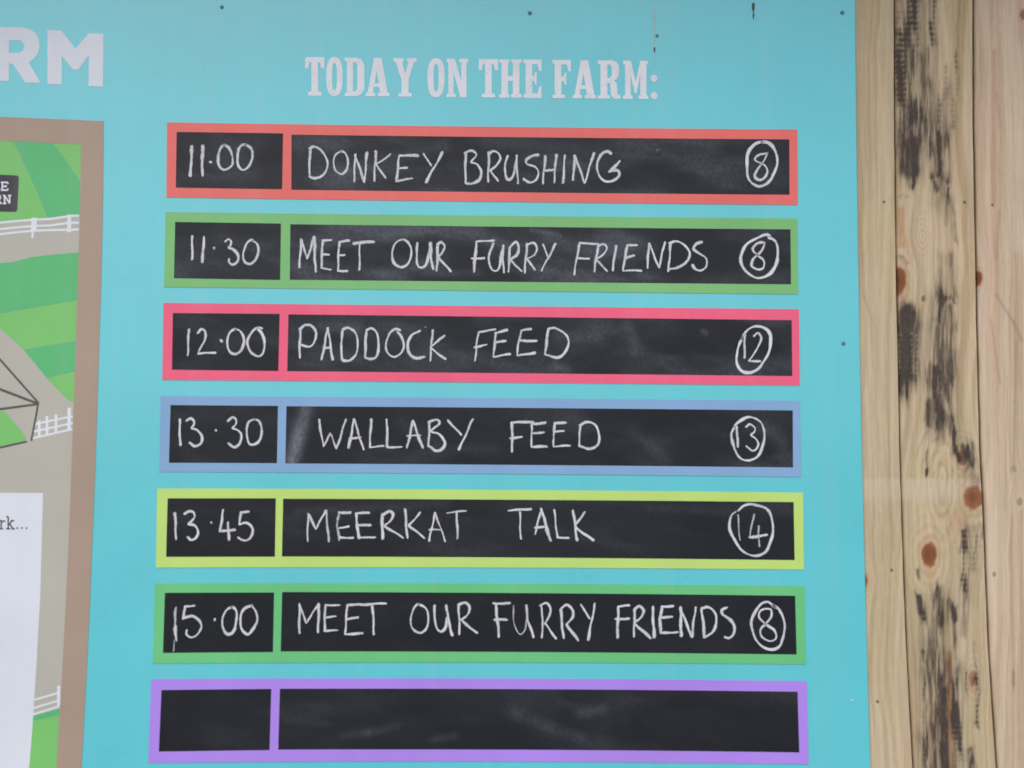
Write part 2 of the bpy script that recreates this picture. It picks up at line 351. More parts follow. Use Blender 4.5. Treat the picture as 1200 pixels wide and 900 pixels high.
TXT = {
 0: [('time',190,140,6,"w5.2 l 215,195 205,400; w5 l 290,195 288,400; w4.2 l 342,308 349,308; o w4.4 440,190 480,215 500,270 492,330 440,362 405,330 402,260 415,210; o w3.9 590,185 630,215 640,270 620,330 575,360 538,325 535,260 555,200"),
     ('event',350,150,6,"l 84,165 78,350; c 80,152 110,138 160,165 200,220 205,270 185,325 150,355 110,360 78,345; o 300,172 335,190 350,240 335,305 300,332 262,305 250,245 262,195; l 392,385 400,195; l 400,200 465,385; l 465,385 482,180; l 545,170 533,380; l w3 650,192 548,262 612,360; l w4.5 838,202 715,200; l 712,200 704,232 690,378 800,362; l 705,292 765,288; l 882,190 930,270; l w4.2 1012,180 895,388"),
     ('event',530,150,5.714,"l 90,180 88,375; c 85,180 120,160 155,170 160,195 125,235 165,250 195,295 180,350 130,380 90,378; l 245,170 240,365; c 240,185 270,162 305,175 320,215 295,260 255,290 ; l 255,290 305,362; c 370,195 352,270 358,335 385,350 415,300 430,190; l 430,190 432,300 440,378; c 575,188 540,190 500,215 500,245 550,265 575,305 560,355 520,372 475,345; l 622,195 605,378; l 695,185 680,372; l 610,290 690,288; l 752,190 740,375; l 818,190 808,355; l 818,190 885,375; l 885,375 945,175; c 1060,180 1030,165 985,195 968,260 985,335 1030,365 1090,350 1118,320 1105,290 1060,296; l w4.5 1050,298 1118,232"),
     ('number',740,140,5.714,"o w4.2 a1 870,158 925,175 965,235 965,320 925,410 850,455 790,420 768,340 775,240 815,175; c w3.6 905,232 855,240 822,270 840,290 880,310 905,350 890,395 850,412 822,385 840,335 885,280 905,235")],
 1: [('time',190,240,8,"w3.9 l 290,302 290,520; w4 l 400,312 385,545; w3.5 l 494,405 496,420; c 600,350 630,325 655,350 648,385 630,410 680,430 722,480 715,535 670,565 635,545 632,518; o 855,342 900,380 905,450 880,530 830,560 780,535 765,465 790,390 820,352"),
     ('event',340,260,6,"w3.6 l 68,325 82,130; l w3 82,135 125,262; l w3.5 125,262 172,110; l w5 172,112 182,350; l 292,135 232,135 222,330 290,338; l 225,235 275,237; l 418,138 350,145 345,200 338,350 405,350; l 345,238 385,238; l w4.4 450,155 590,145; l w3 492,155 490,345; o w3.5 795,128 840,160 852,220 835,295 785,322 730,290 718,225 745,155; c 898,155 890,230 895,300 925,325 965,290 985,155; l w4.6 985,155 990,250 1005,335; l 1040,165 1032,350; c 1035,165 1065,150 1085,180 1070,225 1042,255; l 1045,255 1128,352"),
     ('event',540,260,6,"w3.8 l 232,135 110,145 92,355; l 80,262 165,260; c 228,155 200,240 205,320 238,350 270,320 298,170; l 298,170 294,260 302,360; l 345,185 335,355; c 340,185 385,148 405,185 395,240 345,268; l 345,268 425,350; l 465,160 448,360; c w3.2 460,170 510,155 535,195 515,240 460,262; l 460,262 522,340; l w3.2 575,165 610,245; l w3.2 665,160 565,350; w3.3 l 965,160 835,155 820,220 795,375; l 830,262 898,262; l 965,165 935,355; c w3.2 960,180 1000,160 1025,190 990,240 945,270; l 945,270 1028,350; l 1088,175 1065,345; l w3.5 1235,168 1170,172 1155,230 1138,348 1265,347; l 1150,262 1215,240"),
     ('event',740,250,6,"w3.6 l 108,388 120,215; l 120,218 190,385; l 190,385 230,210; l 272,215 255,410; c 262,215 310,203 370,230 405,280 385,340 330,385 255,395; c 490,208 445,225 432,260 480,290 520,320 520,375 485,408 445,400 425,368"),
     ('number',740,250,6,"c w4.2 a1 965,165 925,158 830,205 780,260 762,330 790,400 840,445 900,458 970,430 1010,360 1025,270 1005,205 960,175; c w3.7 930,210 880,218 845,260 880,300 925,335 920,385 880,398 838,375 850,330 905,275 930,212")],
 2: [('time',190,350,8,"w3.7 l 258,292 248,535; c w3.3 342,330 375,290 415,315 405,390 375,455 345,518; l w4 345,520 505,508; w3.8 l 556,394 568,406; o w3.8 695,290 745,315 772,400 750,490 690,522 635,490 615,410 640,330; c w3.8 940,285 890,280 830,340 808,420 840,510 905,545 950,510 968,420 950,350 900,285"),
     ('event',340,360,6,"w4 l 75,160 70,355; c w3.8 70,160 105,130 150,135 185,180 180,235 145,278 85,270; l 268,150 225,370; l 268,150 302,372; l w3 245,288 290,285; l 375,160 360,260 370,375; c 372,160 410,148 460,185 480,250 465,330 420,380 372,378; l 540,160 532,260 530,350; c 540,165 575,153 615,195 625,270 610,345 575,368 530,360; c w3.5 775,165 740,160 700,190 675,260 690,325 735,355 780,325 800,270 785,210 755,178; c w4.2 912,168 860,200 828,260 835,320 880,358 945,355; l w3.3 1003,165 985,380; l w3.6 1085,205 985,285 1092,370; l a.25 w5 950,140 960,148"),
     ('event',540,360,6,"w3 l 245,160 125,178 112,260 100,380; l 95,285 180,268; l w4 325,165 248,182; l 248,182 235,270 230,352 345,333; l 240,252 315,238; l 492,158 425,168 405,250 395,345 520,323; l w4.3 415,238 530,240; l w3.8 615,160 590,335; c 612,160 665,150 725,185 755,240 745,300 705,345 655,355 590,335"),
     ('number',740,360,6,"c w4 a1 792,200 758,255 738,310 735,380 757,440 810,465 890,430 950,340 975,240 960,180 910,142 850,140 800,178 772,225; l w3.4 792,205 788,360; c w3 855,205 885,185 905,225 885,285 855,330 820,378; l w3.4 820,380 900,382")],
 3: [('time',180,460,8,"w3.6 l 252,255 257,495; c 318,265 360,242 388,275 380,310 362,338 420,355 462,410 450,475 395,505 345,475; w3.8 l 586,357 594,359; c 705,270 745,232 780,255 775,300 745,335 800,355 832,400 810,480 760,515 705,480; c 950,250 900,280 880,360 885,440 915,488 980,470 1018,410 1015,330 990,270 950,250"),
     ('event',330,470,6,"w3.2 l 265,130 297,318; l w3 297,318 345,228 390,335; l w3.2 390,335 455,130; l w3.6 512,130 475,330; l w3.4 512,130 578,342; l w3 480,265 560,255; l 632,130 622,325; w2.8 l 622,325 720,318; l 742,130 745,325; w3 l 745,325 845,325; l 925,140 885,328; l 925,140 992,330; l w2.8 885,248 975,240; l 1040,155 1035,320; c 1035,150 1095,135 1108,165 1050,215 1110,235 1150,290 1130,335 1085,350 1040,320; l 1172,138 1262,238; l 1344,130 1248,342"),
     ('event',540,470,6,"w3.4 l w3.8 508,148 360,152; l 360,152 360,355; l 345,262 428,255; l w4 595,152 500,165; l 500,165 495,245 497,322 605,322; l 495,230 582,220; l w3.8 735,152 660,160 650,240 652,320 765,315; l 650,220 720,212; l 840,165 828,315; c 835,175 880,148 940,170 972,240 960,305 900,338 830,315"),
     ('number',740,460,6,"o w3.8 720,240 700,300 715,390 760,460 820,480 880,450 920,370 928,300 910,220 870,185 810,178 750,205; l w3.5 735,240 742,385; c w3 798,245 825,222 860,250 855,280 835,300 870,325 885,370 850,410 800,380")],
 4: [('time',180,570,8,"w3.8 l 208,250 220,492; c w3.6 298,258 335,232 380,240 388,290 335,350; c w4 335,350 395,370 425,430 405,485 360,502 330,472; w4 l 544,337 552,340; l 660,220 630,415 770,410; l w3.6 705,340 712,500; l 900,235 825,240 812,355; c 812,355 870,340 925,380 935,440 900,495 850,502 800,478"),
     ('event',340,580,6,"w3 l 130,130 125,325; l 130,130 185,238 255,108; l w3.6 a.75 255,108 275,325; l 428,122 345,125; l w5 a.45 348,120 332,220 348,315; l w4 350,232 412,220; l 352,300 445,300; l w3.3 558,125 465,130; w4.5 l 465,130 485,302; l w3 485,302 600,296; l 480,215 568,210; l w5 650,135 652,305; c w3.6 650,140 700,115 725,140 705,185 665,218; l 665,218 795,300; l w3.8 810,100 825,300; l w3.8 918,122 840,210; l w3.6 835,215 945,302; l w3 1020,125 978,322; l w3 1020,125 1092,325; l w2.6 980,245 1065,243; l w2.8 a.7 1105,125 1240,112; l w3 1172,125 1178,308"),
     ('event',540,580,6,"w3 l 335,110 495,98; l w2.8 415,120 420,308; l w3.4 565,98 520,275; l w4.4 565,98 628,322; l w3.6 520,228 590,225; l w2.8 655,105 678,300; l w3.6 678,300 755,300; l w4 788,108 815,318; l w3 870,118 805,210; w4 l 808,230 930,320"),
     ('number',740,570,5.714,"c w4 710,160 750,130 810,120 890,145 930,200 942,280 920,390 880,445 810,465 740,430 680,350 652,270 660,200 695,170; l w3 a.6 708,190 720,360; l w3.2 a.5 815,185 785,340; l w4.6 785,340 900,325; l w3.4 a.5 845,265 850,400")],
 5: [('time',170,680,7.5,"c w4 a.6 280,235 272,330 272,420 285,530; c w5 a.4 275,330 268,430 280,520; l w3.4 a.9 276,400 282,520; l w3.4 a.5 262,520 262,615; l w4 440,222 360,225 345,335; c w3.7 345,335 420,308 480,350 500,410 470,475 415,498 375,470 375,435; l w3.8 622,336 622,348; o w3.9 765,235 805,265 812,340 785,440 735,472 695,430 688,350 715,265; c w3.8 945,215 880,250 845,320 850,410 905,470 955,430 990,350 980,270 945,218"),
     ('event',330,690,6,"w3.6 l 130,105 128,310; l w3 130,108 175,238 265,105; l w4 265,105 260,300; l w3 410,112 310,112; l w3.8 310,112 305,292; l w3 305,292 395,290; l w3 305,198 385,192; l w3.4 560,108 465,110 455,230 450,315 572,312; l w3 460,210 542,200; l w3.8 560,110 735,100; w4 l 642,120 652,318; o w3.3 965,108 1020,145 1035,210 1015,280 970,308 920,275 912,200 930,135; c w4 1078,115 1075,200 1095,275 1125,298 1155,270 1163,200; l w4.4 1160,115 1175,220 1200,325"),
     ('event',540,690,6,"w3.6 l -15,110 -8,315; c -15,110 30,98 62,130 50,180 0,215; l w4 0,215 115,310; l w3.6 228,100 345,100; l 245,105 268,335; l w3.2 235,215 325,215; c w2.4 a.6 368,115 372,220 390,290 420,318 450,280 462,215; l w4 458,115 470,220 510,335; l w3 562,110 575,200 570,340; c w3.4 555,115 600,98 628,140 622,190 590,240; l w3.8 590,240 668,345; l w4 700,145 720,340; c w3.6 698,140 742,112 785,150 785,200 740,245; l w3.8 740,245 822,360; l w3 840,110 905,205; l w3.6 942,100 892,355; l w4 1180,112 1105,125 1098,340; l w3.6 1085,212 1180,205"),
     ('event',740,680,5.714,"w3.8 l 18,190 14,375; c w3.6 12,200 45,170 75,200 60,250 15,285; l w4 15,285 125,385; l w4.4 138,175 148,380; l w4.4 275,170 200,175; l w4 200,175 188,260 192,350 305,345; l w3.6 195,250 268,240; l w5.4 325,180 328,370; l w4.6 322,185 400,375; l 400,375 425,180; l w4.6 465,190 485,380; c w4 465,185 510,178 555,220 565,280 540,340 485,380; c w4.4 632,180 600,195 605,225 650,255 680,300 680,355 650,385 622,378"),
     ('number',740,680,5.714,"c w3.8 960,180 910,145 860,160 815,220 798,290 815,370 870,440 930,462 985,435 1015,360 1015,270 985,195 940,170; o w3.2 890,290 850,250 855,210 890,190 930,195 930,240 890,290 860,330 870,380 920,405 960,385 950,330")],
 6: [],
}
# smudges rubbed into the slates: x0,y0,x1,y1,half width,strength
SMUDGE = [(360,476,342,541,9,.42),(352,500,344,540,7,.2),(350,168,400,170,14,.16),(400,205,520,172,9,.10),(560,165,700,178,9,.09),
 (440,285,500,268,6,.10),(455,320,520,300,9,.09),(622,270,655,276,3,.20),(640,278,700,300,9,.12),(500,322,560,320,5,.10),
 (560,372,610,366,6,.12),(655,395,700,396,9,.14),(650,428,665,434,6,.16),(735,380,745,410,8,.13),(380,384,420,382,8,.12),(823,388,826,390,3,.28),
 (895,500,915,520,9,.12),(470,495,510,520,10,.07),(620,490,690,500,10,.05),(740,505,780,540,8,.07),
 (401,862,432,858,5,.09),(432,858,465,850,5,.08),(506,866,532,862,5,.08),(600,835,640,850,9,.09),(680,835,706,830,7,.12),(640,850,680,865,8,.09),
 (350,600,520,590,7,.07),(760,595,860,600,6,.05),(620,335,640,320,6,.08),(255,165,300,170,12,.10),(250,210,300,205,8,.06)]
DUST = [.085,.11,.065,.05,.035,.012,.035]
for i, R in enumerate(ROWS):
    # border: one printed sheet with two openings, built as bars that butt at their corners
    O = R['o']; t = R['t']; e = R['e']
    def lerp(a,b,k): return (a[0]+(b[0]-a[0])*k, a[1]+(b[1]-a[1])*k)
    def edge(a, b, n=16):
        a = np.array(a,float); b = np.array(b,float)
        a0 = a-[0,bow(*a)]; b0 = b-[0,bow(*b)]
        k = np.linspace(0,1,n)[:,None]; q = a0*(1-k)+b0*k; q[:,1] += bow(q[:,0], q[:,1]); return [tuple(v) for v in q]
    out_loop = edge(O[0],O[1],24)[:-1]+edge(O[1],O[2],3)[:-1]+edge(O[2],O[3],24)[:-1]+edge(O[3],O[0],3)[:-1]
    h1 = edge(t[0],t[1],6)[:-1]+edge(t[1],t[2],3)[:-1]+edge(t[2],t[3],6)[:-1]+edge(t[3],t[0],3)[:-1]
    h2 = edge(e[0],e[1],20)[:-1]+edge(e[1],e[2],3)[:-1]+edge(e[2],e[3],20)[:-1]+edge(e[3],e[0],3)[:-1]
    fr = attach(loops_obj('row_border', [[out_loop,h1,h2]], M_rows[i], FRONT-.0007, board, .0008,
              '%s border round the chalk row with %s' % (NAMES[i], SAY[i])))
    for nm, c, nx in (('time_slate', t, 56), ('event_slate', e, 240)):
        c2 = [(c[0][0]-.3,c[0][1]-.3),(c[1][0]+.3,c[1][1]-.3),(c[2][0]+.3,c[2][1]+.3),(c[3][0]-.3,c[3][1]+.3)]
        g = grid(*c2, nx, 28); x, z = W(g[...,0], g[...,1])
        V = np.stack([x, np.full_like(x, FRONT-.0005), z], -1).reshape(-1,3)
        px, py = g[...,0].ravel(), g[...,1].ravel()
        th = fbm((px+py*.7)*.016, (py-px*.22)*.06, i*3+1, 4)
        sm = DUST[i]*.55 + DUST[i]*sst(.38,.80,th)*1.1 + DUST[i]*.2*vn(px*.12,py*.16,i)
        ba = fbm(px*.010, py*.03, i+40, 3); sm = sm*(.45+1.1*sst(.35,.65,ba))
        for (x0,y0,x1,y1,hw,s_) in SMUDGE:
            d, tt = seg_dist(px,py,x0,y0,x1,y1)
            sm += s_*np.exp(-(d/hw)**2*1.2)*(.55+.9*fbm(px*.09,py*.05,5,3))
        sm *= 1 if nm == 'event_slate' else .6
        mesh_obj(nm, V, grid_faces(nx,28), M_slate, fr, {'smear':np.clip(sm*.85,0,1)}, smooth=True)
    for what in ('time','event','number'):
        st = []
        for k, ox, oy, s, spec in TXT[i]:
            if k == what: st += parse(spec, ox, oy, s)
        if not st: continue
        if what == 'event':      # a word is a run of strokes without a wide gap
            st.sort(key=lambda q: q[0][:,0].min()); groups = []; hi = -1e9
            for q in st:
                if q[0][:,0].min() > hi+14: groups.append([])
                groups[-1].append(q); hi = max(hi, q[0][:,0].max())
            for gi, gq in enumerate(groups): chalk('chalk_word', gq, fr, FRONT-.0008, i*7+gi)
        else: chalk({'time':'chalk_time','number':'circled_chalk_number'}[what], st, fr, FRONT-.0008, i*7+len(what))

# ---- printed heading ----------------------------------------
def ell(cx, cy, rx, ry, n=20, e=2.0):
    out = []
    for k in range(n):
        a = 2*math.pi*k/n; c, s = math.cos(a), math.sin(a)
        out.append((cx+rx*math.copysign(abs(c)**(2/e),c), cy+ry*math.copysign(abs(s)**(2/e),s)))
    return out
sf = [(0,1),(0,.92),(.12,.9),(.12,.1),(0,.08)]
GL = {
'T':[[(0,0),(1,0),(1,.29),(.84,.29),(.78,.13),(.67,.13),(.67,.88),(.85,.92),(.85,1),(.15,1),(.15,.92),(.33,.88),(.33,.13),(.22,.13),(.16,.29),(0,.29)]],
'O':[ell(.5,.5,.5,.51,24,2.5), ell(.5,.5,.15,.36,20,2.8)],
'D':[[(0,0),(.62,0),(.85,.05),(1,.19),(1,.81),(.85,.95),(.62,1)]+sf, [(.42,.12),(.56,.12),(.64,.2),(.64,.8),(.56,.88),(.42,.88)]],
'A':[[(0,1),(0,.92),(.08,.9),(.35,0),(.66,0),(.92,.9),(1,.92),(1,1),(.52,1),(.52,.92),(.61,.9),(.57,.76),(.33,.76),(.3,.9),(.4,.92),(.4,1)], [(.37,.66),(.55,.66),(.46,.34)]],
'Y':[[(0,0),(.45,0),(.45,.08),(.38,.1),(.52,.42),(.66,.1),(.58,.08),(.58,0),(1,0),(1,.08),(.9,.1),(.66,.55),(.66,.9),(.8,.92),(.8,1),(.22,1),(.22,.92),(.36,.9),(.36,.55),(.1,.1),(0,.08)]],
'N':[[(0,0),(.38,0),(.68,.6),(.68,.1),(.58,.08),(.58,0),(1,0),(1,.08),(.92,.1),(.92,1),(.64,1),(.32,.35),(.32,.9),(.42,.92),(.42,1),(0,1),(0,.92),(.08,.9),(.08,.1),(0,.08)]],
'H':[[(0,0),(.46,0),(.46,.08),(.39,.1),(.39,.44),(.61,.44),(.61,.1),(.54,.08),(.54,0),(1,0),(1,.08),(.9,.1),(.9,.9),(1,.92),(1,1),(.54,1),(.54,.92),(.61,.9),(.61,.56),(.39,.56),(.39,.9),(.46,.92),(.46,1),(0,1),(0,.92),(.1,.9),(.1,.1),(0,.08)]],
'E':[[(0,0),(1,0),(1,.3),(.88,.3),(.78,.12),(.48,.12),(.48,.43),(.58,.43),(.64,.33),(.73,.33),(.73,.65),(.64,.65),(.58,.55),(.48,.55),(.48,.88),(.78,.88),(.88,.7),(1,.7),(1,1)]+sf],
'F':[[(0,0),(1,0),(1,.3),(.88,.3),(.78,.12),(.48,.12),(.48,.43),(.6,.43),(.67,.33),(.76,.33),(.76,.65),(.67,.65),(.6,.55),(.48,.55),(.48,.9),(.68,.92),(.68,1)]+sf],
'R':[[(0,0),(.62,0),(.84,.05),(.93,.15),(.93,.38),(.84,.48),(.72,.52),(.84,.6),(.87,.88),(1,.92),(1,1),(.7,1),(.58,.9),(.55,.62),(.48,.57),(.42,.57),(.42,.9),(.54,.92),(.54,1)]+sf, [(.42,.11),(.54,.11),(.62,.17),(.62,.38),(.54,.46),(.42,.46)]],
'M':[[(0,0),(.31,0),(.5,.55),(.69,0),(1,0),(1,.08),(.93,.1),(.93,.9),(1,.92),(1,1),(.62,1),(.62,.92),(.68,.9),(.68,.35),(.54,.85),(.46,.85),(.30,.35),(.30,.9),(.37,.92),(.37,1),(0,1),(0,.92),(.08,.9),(.08,.1),(0,.08)]],
}
def place(ch, x0, x1, y0, y1, sk=0):
    return [[(x0+(x1-x0)*u+sk*(v-.5), y0+(y1-y0)*v) for u,v in L] for L in GL[ch]]
heads = [('T',358.8,379.7),('O',383.5,401.3),('D',405,426.6),('A',429.7,456),('Y',461.8,487.5),('O',501.8,520.5),('N',524.2,548),
 ('T',561.8,582.9),('H',585.7,610.4),('E',614,633.7),('F',648,668),('A',671.5,697.5),('R',700.8,726),('M',730.5,758.4)]
for ch, a, b in heads:
    k = ((a+b)/2-359)/399
    attach(loops_obj('heading_letter', [place(ch, a-.7, b+.7, 68.3+4.4*k, 113.3+4.0*k)], M_worn, FRONT-.0004, board, .0005))
for cy in (93.1,113.3):
    attach(loops_obj('heading_colon_dot', [[ell(765.9,cy,4,4.3,14)]], M_white, FRONT-.0004, board, .0005))
attach(loops_obj('title_letter', [[[(-6,33),(26,33.5),(36,35.5),(43,40),(47,47.5),(47.8,56),(46,64),(41,70.5),(35,74.5),(49,98.5),(31,98),(17,76.5),(12,76),(12,96.2),(-6,95.5)],
   [(12,48.3),(24,48.6),(28.5,51),(30,55.8),(28.5,60.5),(24,63.5),(12,63.3)]]], M_white, FRONT-.0004, board, .0005))
attach(loops_obj('title_letter', [[[(57,36.5),(73.5,37.5),(89.5,58.5),(105,40.5),(122.5,41),(122,103),(105,102),(105.5,66),(93,83),(87,83),(74,66.5),(73.5,100.5),(57,99.5)]]], M_white, FRONT-.0004, board, .0005))

# ---- printed map --------------------------------------------
fy = [143,330,600,900]
def map_out(y): return np.interp(y, [143,200,260,330,450,560,600,700,800,900,960], [122.6,122.2,121.4,119.8,116,112.5,110.8,106.8,102.2,96.6,93.2])
def map_in(y): return np.interp(y, [170,260,330,450,600,700,800,900,935], [96.2,94.7,92.4,88.4,83.2,78.8,73.6,67.2,65])
yo = np.linspace(143.2, 962, 26); yi = np.linspace(170.3, 935, 24)
brd_out = [(-262,128),(0,138)] + [(float(map_out(v)), v) for v in yo] + [(-262,958)]
brd_in = [(-236,156),(0,165.8)] + [(float(map_in(v)), v) for v in yi] + [(-236,932)]
mp = attach(loops_obj('farm_map', [[brd_in]], M_path, FRONT-.0003, board, .0004, 'printed farm map with paths, striped grass and drawn fences'))
loops_obj('map_border', [[brd_out, brd_in]], M_brown, FRONT-.0006, mp, .0007)
Ym = FRONT-.00042
def clip_r(y): return float(map_in(y))
for gl_ in ([
  [[(-236,156.5),(16,166.6),(30,195),(44,226),(56,256),(20,259),(0,262),(-236,300)]],
  [[(64,168.8),(96,170.5),(clip_r(213),213),(80,190)]],
  [[(-236,350),(0,369),(90,352.5),(91,352.5),(clip_r(399),399),(28.5,409.8),(0,384),(-60,330),(-236,330)]],
  [[(56.5,444),(clip_r(436.5),436.5),(clip_r(471),471),(82,470)]],
  [[(39.5,845),(clip_r(838)-.5,838),(clip_r(900),900),(clip_r(932),932),(33,932)]],
  [[(-236,470),(0,482),(6,482),(20,497),(32,512.5),(32,516.5),(0,523.5),(-236,560)]]]): loops_obj('printed_grass', [gl_], M_gl, Ym, mp, .0001)
for gl_ in ([
  [[(16.4,166.8),(63.6,168.7),(79.6,190),(clip_r(213.6),213.6),(clip_r(253),253),(56.4,256),(44.4,226),(30.4,195)]],
  [[(clip_r(296),296.5),(60,299.5),(38,302),(16,308),(0,309),(-236,330),(-236,349),(0,368.6),(clip_r(352),352.1)]],
  [[(29,410.2),(clip_r(399.5),399.5),(clip_r(436),436),(56.2,443.6)]],
  [[(40,838.5),(72,829.5),(clip_r(837.6)-.5,837.6),(39.6,844.6)]]]): loops_obj('printed_grass', [gl_], M_gd, Ym-.00001, mp, .0001)
def ribbon_px(pts, wd, smooth=False):
    q = catmull(pts, False, 5) if smooth else densify(pts, 8)
    d = np.gradient(q, axis=0); d /= np.maximum(np.hypot(d[:,0],d[:,1])[:,None],1e-6); n = np.stack([-d[:,1],d[:,0]],1)
    return [[tuple(v) for v in (q+n*wd/2)] + [tuple(v) for v in (q-n*wd/2)[::-1]]]
sh = []
for off, pts in ((0,[(-236,300),(-60,268),(0,262),(40,258.5),(60,257.5),(82,254.3),(94,253.6)]),(0,[(-236,310),(-60,276),(0,269.6),(38,266),(60,265),(82,262.2),(93.8,262)]),(0,[(-236,318),(-60,284),(0,275.6),(38,271.6),(62,270.6),(93.6,269.8)])):
    sh.append(ribbon_px(pts, 2.6, True))
for a in [((41.5,256),(40.8,272),6.5),((39.8,272),(39.4,280),2.6),((82.6,252.5),(82.2,273),4.6),((-8,262),(-8,284),6)]:
    sh.append(ribbon_px([a[0],a[1]], a[2]))
for a in [((41,497.5),(86.8,488),2.4),((41,506),(86.4,496),2.4),((40,513.8),(86,503.2),2.4),((82.6,478),(82.2,504),4),((67,486),(67,508),3),((56.5,488),(56.5,511),3),((47.5,493),(47.5,513),3),
          ((41.5,819.5),(71,811),2.3),((41,829),(71,820),2.3),((40.3,836.5),(71,827),2.3),((70.3,803),(70,826),3.6)]:
    sh.append(ribbon_px([a[0],a[1]], a[2]))
sh1 = sh[:7]; sh2 = sh[7:14]; sh3 = sh[14:]
for q_ in (sh1,sh2,sh3): loops_obj('drawn_fence', q_, M_fence, Ym-.00003, mp, .0001, dz=.000004)
sh = [ribbon_px([(-60,365),(0,420),(46,472)],2.4), ribbon_px([(-90,420),(0,456),(45,473)],3.0), ribbon_px([(-90,492),(0,480),(45,474)],2.6), ribbon_px([(46.4,471),(44,486),(38,517)],2.2), ribbon_px([(-90,541),(0,525),(33,517.6)],2.2)]
loops_obj('drawn_cage', sh, M_line, Ym-.0001, mp, .0001, dz=.000004)
loops_obj('map_label', [[[(-70,203),(21.5,206.6),(23.6,208.4),(23.4,215),(21.8,247.6),(19.8,249.4),(-70,247)]]], M_black, Ym-.00012, mp, .00012, 'black map label with white lettering')
def slab(ch, x0, x1, y0, y1, wd):
    """small slab-serif letters made of strokes"""
    g = {'E':[((.2,0),(.2,1)),((0,.0),(.95,.0)),((0,1),(.95,1)),((.2,.5),(.7,.5)),((.95,0),(.95,.22)),((.95,1),(.95,.78)),((.7,.36),(.7,.64))],
         'L':[((.25,0),(.25,1)),((0,0),(.55,0)),((0,1),(.95,1)),((.95,1),(.95,.75))],
         'N':[((.2,0),(.2,1)),((0,0),(.25,0)),((.2,0),(.8,1)),((.8,0),(.8,1)),((.6,0),(1,0)),((0,1),(.42,1))],
         'R':[((.2,0),(.2,1)),((0,0),(.7,0)),((.7,0),(.85,.14)),((.85,.14),(.85,.38)),((.85,.38),(.7,.52)),((.7,.52),(.2,.52)),((.5,.52),(.9,1)),((0,1),(.42,1)),((.8,1),(1.05,1))],
         'r':[((.3,.0),(.3,1)),((0,0),(.3,0)),((0,1),(.65,1)),((.3,.35),(.6,.05)),((.6,.05),(.95,.08)),((.95,.08),(.95,.2))],
         'k':[((.25,-.45),(.25,1)),((0,-.45),(.25,-.45)),((0,1),(.5,1)),((.25,.6),(.75,.03)),((.55,.03),(1,.03)),((.42,.42),(.85,1)),((.65,1),(1.05,1))]}[ch]
    return [ribbon_px([(x0+(x1-x0)*a[0], y0+(y1-y0)*a[1]), (x0+(x1-x0)*b[0], y0+(y1-y0)*b[1])], wd) for a,b in g]
loops_obj('label_lettering', slab('E',2.6,11.2,214.8,223.9,1.9)+slab('L',-7,1.2,214.6,223.7,1.9)+slab('N',5,14.8,230.2,239.4,1.9)+slab('R',-5,3.4,230,239.2,1.9), M_white, Ym-.0002, mp, .0001, dz=.000002)
note_r = [(52,577.8),(48.6,700),(44.2,780),(39.6,850),(35.6,900),(33.6,932)]
loops_obj('note_panel', [[[(-236,577),(0,577.4)]+note_r+[(-236,932)]]], M_white, Ym-.00009, mp, .0001, 'white printed note panel at the foot of the map')
loops_obj('note_lettering', slab('r',1,7.4,609.8,619.6,1.7)+slab('k',8.8,18.4,609.8,619.6,1.7)+[[ell(cx,618.8,1.15,1.15,8)] for cx in (21.8,27.2,32.6)], M_ink, Ym-.0002, mp, .0001, dz=.000002)

# ---- fixings and marks on the panel -------------------------
def dome(name, px, py, rpx, Y, mat, parent, h=.0012, n=14):
    x0, z0 = W(px, py, Y); rr = rpx*DIST/FPX*1.04; V=[]; F=[]
    for k, (a, d) in enumerate(((1,0),(.92,.5),(.6,.9),(.25,1.),(.18,.55))):
        for i in range(n):
            t = 2*math.pi*i/n; V.append((x0+rr*a*math.cos(t), Y-h*d, z0+rr*a*math.sin(t)))
    for k in range(4):
        for i in range(n):
            j = (i+1)%n; F.append((k*n+i, k*n+j, (k+1)*n+j, (k+1)*n+i))
    F.append(tuple(4*n+i for i in range(n)))
    return mesh_obj(name, V, F, mat, parent, smooth=False)
for a, b, rr, mm in ((260,8.5,2.4,M_screw),(621,15.5,2.6,M_screw),(770,42,2.0,M_screw),(987,15,2.6,M_screw),(988.3,402.5,2.4,M_screw),(998.5,821.5,1.7,M_pale),(771.8,178,4.0,M_black)):
    attach(dome('screw_head', a, b, rr, FRONT-.0005 if b == 178 else FRONT, mm, board))
def drip(px0, py0, px1, py1, wd, mat):
    q = densify([(px0,py0),(px1,py1)], 1.5); n = len(q); rs = random.Random(int(px0))
    wv = [wd*(.35+.65*math.sin(math.pi*min(1,(k+1)/n*1.15))**.6)*rs.uniform(.8,1.15) for k in range(n)]
    L = [(a+v/2,b) for (a,b),v in zip(q,wv)]+[(a-v/2,b) for (a,b),v in list(zip(q,wv))[::-1]]
    return attach(loops_obj('drip_mark', [[L]], mat, FRONT-.0003, board, .0003))
drip(882,5,882,16,3.4,M_rust); drip(882.5,17,882,24,2.0,M_rust); drip(766.5,57,766.3,63,2.2,M_rust)
M_scuff = plain('pale_scuff', (.30,.50,.52), .6)
drip(766,12,767,56,3.0,M_scuff)

